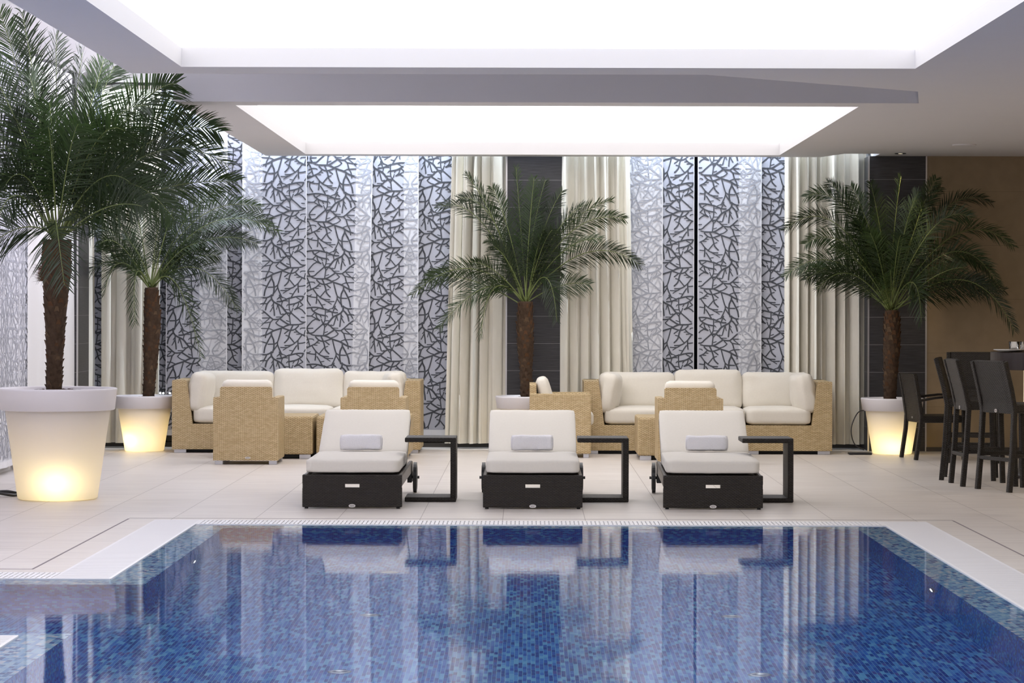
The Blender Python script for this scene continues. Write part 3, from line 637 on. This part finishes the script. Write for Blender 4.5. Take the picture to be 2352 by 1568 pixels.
# ------------------------------------------------------------------ potted palms
def bez(p0, c, p2, t): return p0*(1-t)**2 + c*2*t*(1-t) + p2*t*t
def frond(par, p0, c, p2, leaf, dens, seed, matn, w0=.012):
    rnd = random.Random(seed); m = MB(); N = 18; roll = math.radians(rnd.choice((-1,1))*rnd.uniform(30,72))
    pts = [bez(p0, c, p2, i/N) for i in range(N+1)]; Ltot = sum((pts[i+1]-pts[i]).length for i in range(N))
    m.tube(pts, [w0*.55*(1-.85*i/N)+.001 for i in range(N+1)], 5, 1)
    n = int(Ltot*dens); t0 = .17
    for k in range(n):
        t = t0 + (1-t0)*(k+.5)/n; p = bez(p0, c, p2, t); tg = (bez(p0, c, p2, min(1, t+.02)) - bez(p0, c, p2, t-.02)).normalized()
        up = Vector((0,0,1)); side = tg.cross(up)
        if side.length < .15: side = tg.cross(Vector((.3,-1,0)))
        side.normalize(); nrm = side.cross(tg).normalized(); rq = Matrix.Rotation(roll + rnd.uniform(-.4,.4), 3, tg); side = rq @ side; nrm = rq @ nrm
        prof = math.sin(math.pi*(.12+.83*((t-t0)/(1-t0))**.8))**.6
        ll = leaf*prof*rnd.uniform(.85, 1.1)
        if t < t0+.1: ll *= .6
        for sg in (-1, 1):
            fwd = .55 + .75*((t-t0)/(1-t0)) + rnd.uniform(-.12,.12); lift = rnd.uniform(.05,.45)
            d = (side*sg + tg*fwd + nrm*lift).normalized(); q = p + tg*rnd.uniform(-.006,.006)
            drop = rnd.uniform(.10,.28)*ll; wv = tg.cross(d).normalized().cross(d).normalized()*(.0040 if leaf < .3 else .0054)
            ms = [q, q + d*ll*.35 - up*drop*.10, q + d*ll*.7 - up*drop*.45, q + d*ll - up*drop]
            ws = [.5, 1.0, .8, .08]; vs = []
            for a, b in zip(ms, ws): vs += [a - wv*b, a + wv*b]
            m.add(vs, [(0,1,3,2),(2,3,5,4),(4,5,7,6)], 0, True)
    return m.build('frond', [M[matn], M['stalk']], par)
def palm(label, px, Yc, rim_r, base_r, hgt, band, trunk, crown, tr_r, fronds, fill, leaf, dens, fill_len, power, lamp_off, seed):
    rnd = random.Random(seed); X0 = at(px, 950, Yc).x
    s = thing('potted_palm', label, 'potted palm', (X0, Yc, 0), 0, 'palms in glowing white pots'); O = Vector((X0, Yc, 0))
    zt = hgt-band; rb = base_r+(rim_r-.03-base_r)*(zt/hgt)**1.0
    b = MB(); b.lathe([(.02,.004),(base_r*.96,.004),(base_r,.012)] + [(base_r+(rb-base_r)*k/8, .012+(zt-.012)*k/8) for k in range(1,9)] + [(rb+.004, zt+.01)], 64); b.build('pot', M['pot'], s)
    r = MB(); r.lathe([(rb-.004, zt+.002),(rim_r-.028, zt),(rim_r-.018, zt+.006),(rim_r-.003, hgt-.02),(rim_r, hgt-.008),(rim_r-.008, hgt),(rim_r-.03, hgt-.004),(rim_r-.045, hgt-.05),(rim_r-.06, zt+.02)], 64); r.build('pot_rim', M['potrim'], s)
    ip = MB(); ip.lathe([(.01, zt*.62),(rb*.5, zt*.64),(rb*.80, zt*.82),(rb*.93, zt+.02)], 40); ip.build('planter_liner', M['potrim'], s)
    so = MB(); R = rim_r-.05; zsoil = hgt-.035; rings = 12; n = 48; vs = [(0,0,zsoil+.03)]
    for i in range(1, rings+1):
        for k in range(n):
            rr = R*i/rings; a = 6.2832*k/n; hh = zsoil - .015 + .028*(1-(i/rings)**2) + rnd.uniform(-.01,.014)*(1 if i < rings else .5); vs.append((rr*math.cos(a), rr*math.sin(a), hh))
    fs = [(0, 1+k, 1+(k+1)%n) for k in range(n)] + [(1+i*n+k, 1+i*n+(k+1)%n, 1+(i+1)*n+(k+1)%n, 1+(i+1)*n+k) for i in range(rings-1) for k in range(n)]
    so.add(vs, fs)
    for _ in range(160):
        a = rnd.uniform(0,6.28); rr = R*math.sqrt(rnd.uniform(0,.93)); z = zsoil-.012+.028*(1-(rr/R)**2); q = rnd.uniform(.007,.013)
        so.box(-q, q, -q*.8, q*.8, -q*.6, q*.7, 0, Matrix.Translation((rr*math.cos(a), rr*math.sin(a), z)) @ Matrix.Rotation(rnd.uniform(0,3), 4, 'Z') @ Matrix.Rotation(rnd.uniform(0,1), 4, 'X'))
    so.build('soil', M['soil'], s)
    # trunk
    tp = [at(x, y, Yc) - O for x, y in trunk]; tp[0].z = zsoil+.01
    NT = 40; path = []; rad = []
    for i in range(NT+1):
        t = i/NT; f = t*(len(tp)-1); j = min(int(f), len(tp)-2); path.append(tp[j].lerp(tp[j+1], f-j))
        g = t*(len(tr_r)-1); j2 = min(int(g), len(tr_r)-2); rad.append((tr_r[j2]+(tr_r[j2+1]-tr_r[j2])*(g-j2))*(1+.07*noise.noise(Vector((t*9, seed, 0)))))
    tk = MB(); tk.tube(path, rad, 18, 0)
    Lt = path[-1].z - path[0].z; ns = int(Lt/.0075)
    for k in range(ns):
        t = (k+.5)/ns*.97; a = k*2.39996; i = min(int(t*NT), NT-1); c = path[i].lerp(path[i+1], t*NT-i); rr = rad[i]
        out = Vector((math.cos(a), math.sin(a), 0)); tan = Vector((-math.sin(a), math.cos(a), 0)); shag = t**1.5
        wd = rr*rnd.uniform(.22,.40); hl = .030 + .035*shag + rnd.uniform(0,.02); ot = .010 + .012*rnd.random()
        p0 = c + out*rr*.93
        vs = [p0 - tan*wd - Vector((0,0,hl*.5)), p0 + tan*wd - Vector((0,0,hl*.5)), p0 + tan*wd*.5 + out*ot + Vector((0,0,hl*.5)), p0 - tan*wd*.5 + out*ot + Vector((0,0,hl*.5)), p0 + Vector((0,0,hl*.35))]
        tk.add(vs, [(0,1,2,3),(3,2,4),(1,4,2),(0,3,4)], (2 if rnd.random() < .16 else (1 if rnd.random() < .25+.6*shag else 0)))
    for k in range(int(420*Lt)):
        t = rnd.random()**.55; i = min(int(t*NT), NT-1); a = rnd.uniform(0,6.28); out = Vector((math.cos(a), math.sin(a), 0)); c = path[i] + out*rad[i]*.95
        d = (out*rnd.uniform(.3,1.1) + Vector((rnd.uniform(-.5,.5), rnd.uniform(-.5,.5), rnd.uniform(-.8,.9)))).normalized()*rnd.uniform(.02,.045)*(.5+.8*t); w_ = Vector((-out.y, out.x, 0))*.0016
        tk.add([c-w_, c+w_, c+d], [(0,1,2)], 1)
    if seed == 101:                                    # the torn fibre tuft at the left of the tall trunk
        tc_ = at(96, 628, Yc) - O
        for k in range(260):
            st_ = tc_ + Vector((rnd.uniform(0,.05), rnd.uniform(-.06,.06), rnd.uniform(-.06,.05))); d = Vector((-rnd.uniform(.02,.09), rnd.uniform(-.03,.03), rnd.uniform(-.02,.035)))
            tk.add([st_, st_+Vector((0,0,.004)), st_+d], [(0,1,2)], 1)
    tk.build('trunk', [M['trunk'], M['fibre'], M['frond_scale']], s)
    C = at(*crown, Yc) - O
    for k, (tx, ty, cx, cy, dy) in enumerate(fronds):
        p2 = at(tx, ty, Yc+dy) - O; c = at(cx, cy, Yc+dy*.45) - O; st_ = C + Vector((rnd.uniform(-.03,.03), rnd.uniform(-.04,.04), rnd.uniform(-.03,.03)))
        frond(s, st_, c, p2, leaf, dens, seed*100+k, 'leafA' if rnd.random() < .6 else 'leafB')
    for k in range(fill):
        a = rnd.uniform(0, 6.28); el = math.radians(rnd.uniform(25, 85)); ln = fill_len*rnd.uniform(.75,1.05)
        d = Vector((math.cos(a)*math.cos(el), math.sin(a)*math.cos(el)*.75, math.sin(el))); st_ = C + Vector((rnd.uniform(-.03,.03), rnd.uniform(-.03,.03), rnd.uniform(-.02,.04)))
        c = st_ + d*ln*.62; p2 = c + Vector((d.x, d.y, d.z*.35 - .35*math.cos(el)))*ln*.5
        lim = 3.85 if X0 < -2.9 else 3.05
        p2.z = min(p2.z, lim); c.z = min(c.z, lim)
        ym = 27.45 if X0 > 3 else 27.78
        if Yc + p2.y > ym-.1: p2.y = ym-.1 - Yc; c.y = min(c.y, ym-.1-Yc)
        p2.x = max(p2.x, -4.5-X0)
        frond(s, st_, c, p2, leaf, dens, seed*100+50+k, 'leafA' if rnd.random() < .6 else 'leafB')
    li = bpy.data.lights.new('pot_lamp', 'POINT'); li.energy = power; li.color = (1,.82,.43); li.shadow_soft_size = .04; lo = bpy.data.objects.new('pot_lamp', li); COL.objects.link(lo); lo.parent = s; lo.location = lamp_off
    return s
palm('tall palm in the largest glowing pot, at the left beside the pool', 133, 20.4, .468, .315, .885, .175, [(124,888),(126,800),(128,700),(130,620),(130,550)], (130,560), [.062,.066,.08,.10,.118,.105],
  [(520,377,330,250,.1),(503,303,350,235,.3),(404,192,300,190,-.2),(401,505,265,310,-.4),(345,245,240,210,-.3),(285,300,215,250,-.5),(238,138,190,300,.1),(190,118,165,280,.3),(262,152,210,260,.4),(129,76,128,290,.2),(51,30,95,250,.1),(0,28,70,230,.3),
   (-60,110,40,220,-.1),(-110,300,10,230,.1),(-80,430,20,320,-.2),(-60,600,55,470,.1),(0,490,40,380,-.5),(10,430,60,330,-.4),(148,655,118,420,-.75),(345,440,205,455,.2),(-40,200,60,260,.4),(330,330,250,300,.5),(430,255,300,240,.5),(300,420,220,350,-.5),(-90,380,20,250,.4)],
  12, .37, 50, 1.75, 4.2, (.03,-.22,.16), 101)
palm('smaller palm in glowing pot between tall palm and left sofa', 332, 27.3, .332, .208, .592, .135, [(341,906),(346,830),(350,740),(348,660)], (346,662), [.062,.066,.085,.088,.07],
  [(640,533,470,430,-.3),(598,476,440,430,.1),(545,710,450,540,-.2),(461,818,405,560,-.4),(240,676,262,535,-.2),(203,628,262,560,.1),(203,530,270,490,.1),(310,744,300,555,-.4),(396,398,372,500,.1),(508,437,425,455,.1),(300,430,325,520,.1),(560,560,450,500,-.3),(250,480,290,520,0),(620,505,450,470,-.1),(430,400,390,480,-.1),(230,560,270,520,-.3),(590,560,460,500,-.4)],
  8, .235, 62, 1.0, 3.6, (-.09,-.11,.13), 102)
palm('palm in pot in front of the middle dark column', 1208, 27.45, .330, .208, .592, .135, [(1209,912),(1208,830),(1206,760),(1206,692)], (1206,700), [.060,.066,.085,.088,.07],
  [(1070,400,1135,470,.1),(1006,478,1105,430,0),(1056,455,1140,440,.1),(947,677,1085,545,-.2),(1008,755,1130,590,-.2),(1104,778,1118,585,-.4),(1404,460,1275,490,.1),(1435,503,1300,465,0),(1471,609,1345,510,-.1),(1279,738,1266,560,-.3),(1253,413,1218,520,.1),(1227,408,1214,520,0),(1185,384,1196,520,.1),(1292,438,1240,510,.1),(1379,548,1285,540,-.3),(1130,430,1170,500,0),(1340,470,1260,520,-.2)],
  10, .225, 62, 1.12, 3.5, (0,-.10,.12), 103)
palm('palm in glowing pot in front of the right dark column', 2049, 27.1, .332, .208, .592, .135, [(2044,912),(2046,840),(2049,770),(2048,712)], (2048,716), [.066,.072,.086,.086,.07],
  [(1852,452,1955,400,.1),(1803,527,1925,415,0),(1804,634,1915,530,-.2),(1852,642,1930,570,.1),(1878,664,1950,570,-.3),(1901,418,1985,470,.1),(2070,404,2050,520,.1),(2160,431,2085,520,.1),(2276,466,2150,395,.1),(2327,566,2195,440,-.1),(2293,656,2195,470,-.2),(2330,760,2235,545,-.3),(2116,742,2112,570,-.4),(2150,410,2100,490,.1),(1954,428,2000,500,.1),(2000,420,2025,520,0),(2230,500,2140,450,-.3),(1850,560,1950,490,-.3),(2110,440,2075,500,-.2),(2270,620,2180,530,.1)],
  20, .235, 62, 1.25, 3.8, (0,-.10,.10), 104)
# cables
def cable(label, pts, r=.006):
    c = MB(); P_ = [Vector(p) for p in pts]; out = []
    for i in range(len(P_)-1):
        a, b, c_, d = P_[max(i-1,0)], P_[i], P_[i+1], P_[min(i+2,len(P_)-1)]
        for k in range(8):
            t = k/8; out.append(.5*((2*b)+(c_-a)*t+(2*a-5*b+4*c_-d)*t*t+(3*b-a-3*c_+d)*t**3))
    out.append(P_[-1]); c.tube(out, r, 8); return tag(c.build('power_cable', M['blackplastic']), label, 'cable')
q = lambda px, py, Y: at(px, py, Y)
cable('black cable looping from rim of right palm pot to the floor', [q(1985,942,27.05), q(1970,948,26.95), q(1957,975,26.9), q(1956,1000,26.9), q(1965,1022,26.9), q(1985,1033,26.9)])
fp = MB(); c0 = at(1975,1036,26.95); fp.bbox(c0.x-.12, c0.x+.12, 26.88, 27.02, .0, .022, .006, 2); tag(fp.build('cable_base_plate', M['blackplastic']), 'flat black plate on floor left of the right palm pot', 'floor plate')
yb = 20.62
cable('black cable coiled on the floor left of the largest pot', [(at(x,1135,yb+dy).x, yb+dy, .014+dz) for x, dy, dz in ((-30,0,0),(0,.06,.01),(16,.1,.012),(30,.12,.008),(45,.1,0),(30,-.02,0),(10,-.06,.012),(-10,0,.02),(0,.02,.026),(20,.03,.026),(42,.05,.01))], .012)
fy = thing('sparkle_beads', 'three tiny glowing beads for the sparkles on rim of the pot beside left sofa', 'sparkle', (at(378,905,27.35).x, 27.35, .60))  # glowing beads on an added wire stand in for sparkles off glass
w = MB(); w.tube([(-.06,0,.0),(-.03,.0,.008),(.0,.02,.0),(.05,.0,.01)], .003, 6); w.build('bead_wire', M['blackplastic'], fy)
for dx in (-.046, -.014, .056):
    b = MB(); b.lathe([(.001,-.009),(.008,-.005),(.0095,.001),(.006,.008),(.001,.011)], 12, (dx,0,.014)); b.build('sparkle_bead', M['sparkle_bead'], fy)

# ------------------------------------------------------------------ bar corner
def make_stool():
    s = thing('bar_stool', '', 'bar stool', (0,0,0), 0, 'dark wicker bar stools'); w = .235; D = .42    # faces +y, backrest at y=0
    for sg in (-1, 1):
        l = MB(); l.sqtube([(sg*w,-.02,0),(sg*w,.012,.35),(sg*w,.03,.68),(sg*w,-.005,.85),(sg*w,-.07,1.09)], .022, .022, (1,0,0)); l.build('rear_leg', M['wickdark'], s)
        l = MB(); l.sqtube([(sg*w,D+.02,0),(sg*w,D,.70)], .022, .022, (1,0,0)); l.build('front_leg', M['wickdark'], s)
    b = MB(); b.sqtube([(0,.025,.655),(0,.022,.74),(0,-.005,.85),(0,-.07,1.095)], w-.015, .016, (1,0,0)); b.build('backrest', M['wickdark'], s)
    q_ = MB(); q_.bbox(-w-.015, w+.015, .02, D+.03, .66, .735, .015, 2); q_.build('seat', M['wickdark'], s)
    c = MB()
    for y, z in ((-.0,.27),(D+.01,.27)): c.sqtube([(-w,y,z),(w,y,z)], .016, .016, (0,1,0))
    for sg in (-1,1): c.sqtube([(sg*w,0,.30),(sg*w,D,.30)], .016, .016, (1,0,0))
    c.build('footrest', M['wickdark'], s); badge(s, 0, .006, .675, .04, .03); return s
def rz_from(facing): return math.atan2(facing[1], facing[0]) - math.pi/2
bs = make_stool()
place(bs, (3.95, 21.60, 0), rz_from((.92,.40)), 'dark wicker bar stool with patterned back square to the viewer, nearest whole stool')
place(copy_tree(bs), (3.765, 22.32, 0), rz_from((1,.05)), 'dark wicker bar stool seen edge on, second from the pool')
place(copy_tree(bs), (3.78, 23.15, 0), rz_from((.97,-.22)), 'dark wicker bar stool behind the edge on stool, slim sliver of back visible')
place(copy_tree(bs), (4.50, 25.9, 0), rz_from((-.15,-1)), 'dark wicker bar stool facing the viewer on the far side of bar table')
TBx, TBy = 4.77, 23.3
bt = thing('bar_table', 'dark brown round bar table with lit column, holding glasses', 'bar table', (TBx, TBy, 0))
m = MB(); m.lathe([(.02,.985),(.545,.985),(.55,.99),(.55,1.138),(.545,1.143),(.02,1.143)], 64, smooth=False); m.build('table_top', M['bartop'], bt)
m = MB(); m.lathe([(.25,.52),(.25,.985)], 40); m.build('lit_column', M['glowcol'], bt)
m = MB(); m.lathe([(.01,.012),(.36,.012),(.36,.03),(.30,.05),(.27,.52),(.01,.53)], 40); m.build('table_base', M['bartop'], bt)
pl = MB(); tx = at(2325, 806, TBy-.3); pl.lathe([(.005,.006),(.09,.004),(.13,.016),(.155,.022),(.155,.026),(.125,.022),(.085,.012),(.005,.012)], 48)
o = pl.build('serving_plate', M['plate']); o.location = (tx.x+.01, TBy-.18, 1.143); tag(o, 'white plate on the bar table under the tumblers', 'plate')
for i, (dx, lab_) in enumerate(((.0,'clear glass tumbler wholly in view on the white plate'),(.125,'clear glass tumbler cut by the right picture edge'))):
    g = MB(); g.lathe([(.003,.0),(.038,.0),(.042,.004),(.047,.082),(.0445,.082),(.039,.016),(.003,.014)], 32); o = g.build('tumbler', M['clearglass']); o.location = (at(2329,800,TBy-.18).x+dx*.82, TBy-.18+.02*i, 1.157); tag(o, lab_, 'glass', 'tumblers on the bar')
def make_dchair():
    s = thing('dark_dining_armchair', 'dark wicker dining armchair beside the right palm pot', 'chair', (0,0,0)); w = .235; D = .46
    for sg in (-1, 1):
        l = MB(); l.sqtube([(sg*w,-.045,0),(sg*w,.0,.30),(sg*w,.01,.45),(sg*w,-.02,.65),(sg*w,-.06,.87)], .02, .02, (1,0,0)); l.build('rear_leg', M['wickdark'], s)
        l = MB(); l.sqtube([(sg*w,D,0),(sg*w,D,.64)], .018, .018, (1,0,0)); l.build('front_leg', M['wickdark'], s)
        a = MB(); a.sqtube([(sg*w,-.01,.60),(sg*w,.15,.628),(sg*w,.35,.648),(sg*w,D+.04,.648)], .022, .012, (1,0,0)); a.build('armrest', M['wickdark'], s)
    b = MB(); b.sqtube([(0,.01,.40),(0,.01,.46),(0,-.02,.65),(0,-.06,.872)], w-.012, .014, (1,0,0)); b.build('backrest', M['wickdark'], s)
    q_ = MB(); q_.bbox(-w-.01, w+.01, .0, D+.03, .375, .447, .015, 2); q_.build('seat', M['wickdark'], s); badge(s, 0, -.005, .425, .035, .02); return s
dc = make_dchair(); dc.location = (3.95, 26.23, 0); dc.rotation_euler = (0,0,rz_from((.985,.17)))
wv = at(2174, 891, 27.56); k = MB(); k.tube([(0,0,0),(0,-.05,0),(0,-.07,0)], [.034,.03,.022], 20); k.tube([(.02,-.03,.0),(.07,-.03,.0)], .018, 12); o = k.build('dark_wall_knob', M['blackplastic']); o.location = (wv.x, 27.6, wv.z); tag(o, 'small dark fitting on the tan wall beside the stools', 'wall fitting')  # small dark knob of unknown kind, set on the wall
# ceiling fittings
c1 = at(2215, 332, 25.65); m = MB(); m.lathe([(.002,-.006),(.10,-.006),(.118,-.012),(.12,0)], 40); o = m.build('ceiling_speaker', M['paint']); o.location = (c1.x, 25.65, hz); tag(o, 'flush round white disc on the right ceiling', 'ceiling speaker')
c2 = at(2068, 352, 27.08); d = thing('downlight', 'small recessed downlight above the right palm', 'ceiling light', (c2.x, 27.08, hz))
m = MB(); m.lathe([(.04,-.004),(.058,-.008),(.062,0)], 32); m.build('bezel', M['blackplastic'], d); m = MB(); m.lathe([(.001,-.003),(.042,-.003)], 32); m.build('lens', M['lamp_warm'], d)
# underwater fittings
def refr(px, py):
    u, v = px-CX, py-CY; v0 = v-ROLL*u; u0 = u+ROLL*v; Ys = F*H/v0; Xs = u0*Ys/F; th = math.hypot(1, u0/F); sin_w = math.cos(math.atan2(v0/F, th))/1.33; dh = math.tan(math.asin(sin_w))*(1.27)
    n = Vector((u0/F, 1)).normalized(); return Xs+n.x*dh, Ys+n.y*dh
for px, py, lab_ in ((850,1411,'pool floor inlet ring, near left'),(895,1313,'pool floor inlet ring, far left'),(780,1541,'pool floor inlet ring at bottom left of the water'),(1632,1316,'pool floor inlet ring, far right'),(1680,1414,'pool floor inlet ring, near right'),(1745,1548,'pool floor inlet ring at bottom right of the water')):
    x, y = refr(px, py); m = MB(); m.lathe([(.002,.004),(.028,.006),(.03,.012),(.052,.012),(.058,.0)], 32); o = m.build('pool_inlet', M['foot']); o.location = (x, y, zd); tag(o, lab_, 'pool inlet', 'pool floor inlets')
for x, y, z, sg, lab_ in ((ri, 14.53, -.54, -1, 'underwater lamp in the right pool wall'),(li, 16.2, -.72, 1, 'underwater lamp in the left pool wall')):
    d = thing('pool_lamp', lab_, 'pool lamp', (x, y, z)); d.rotation_euler = (0, sg*math.pi/2, 0)
    m = MB(); m.lathe([(.055,.012),(.075,.016),(.085,.0)], 32); m.build('ring', M['steel'], d); m = MB(); m.lathe([(.001,.014),(.056,.010)], 32); m.build('lens', M['lamp_white'], d)

# ------------------------------------------------------------------ light
def area(name, loc, rot, sx, sy, e, col):
    l = bpy.data.lights.new(name, 'AREA'); l.shape = 'RECTANGLE'; l.size = sx; l.size_y = sy; l.energy = e; l.color = col; o = bpy.data.objects.new(name, l); COL.objects.link(o); o.location = loc; o.rotation_euler = rot; return o
area('back_cove_strip', (-.55, 27.86, 3.90), (math.radians(8), 0, 0), 8.4, .06, 230, (.76,.87,1))
area('left_cove_strip', (-2.87, 18.0, 3.62), (0, math.radians(100), 0), .10, 19, 340, (.88,.86,1))
area('bar_downlights', (6.3, 20.5, 3.15), (0, math.radians(8), 0), 1.2, 7, 85, (1,.82,.58))
sp = bpy.data.lights.new('downlight_beam', 'SPOT'); sp.energy = 60; sp.color = (1,.78,.5); sp.spot_size = math.radians(60); sp.spot_blend = .6; sp.shadow_soft_size = .04; so_ = bpy.data.objects.new('downlight_beam', sp); COL.objects.link(so_); so_.location = (c2.x, 27.08, hz-.02)
wd = bpy.data.worlds.new('World'); scene.world = wd; wd.use_nodes = True; wd.node_tree.nodes['Background'].inputs[0].default_value = (0,0,0,1)

# ------------------------------------------------------------------ camera and view
cam = bpy.data.cameras.new('Camera'); cam.lens = F/2352*36; cam.sensor_width = 36; cam.sensor_fit = 'HORIZONTAL'; cam.shift_x = (1176-CX)/2352; cam.shift_y = (CY-784)/2352; cam.clip_end = 200
co = bpy.data.objects.new('Camera', cam); COL.objects.link(co); co.location = (0,0,H); co.rotation_euler = (math.pi/2, -ROLL, 0); scene.camera = co
vs_ = scene.view_settings; vs_.view_transform = 'Standard'; vs_.look = 'None'; vs_.exposure = 0; vs_.gamma = 1; vs_.use_curve_mapping = False
cy = scene.cycles; cy.max_bounces = 9; cy.diffuse_bounces = 4; cy.glossy_bounces = 4; cy.transmission_bounces = 6; cy.transparent_max_bounces = 6; cy.caustics_refractive = True; cy.caustics_reflective = False; cy.sample_clamp_indirect = 6.0; cy.use_denoising = True
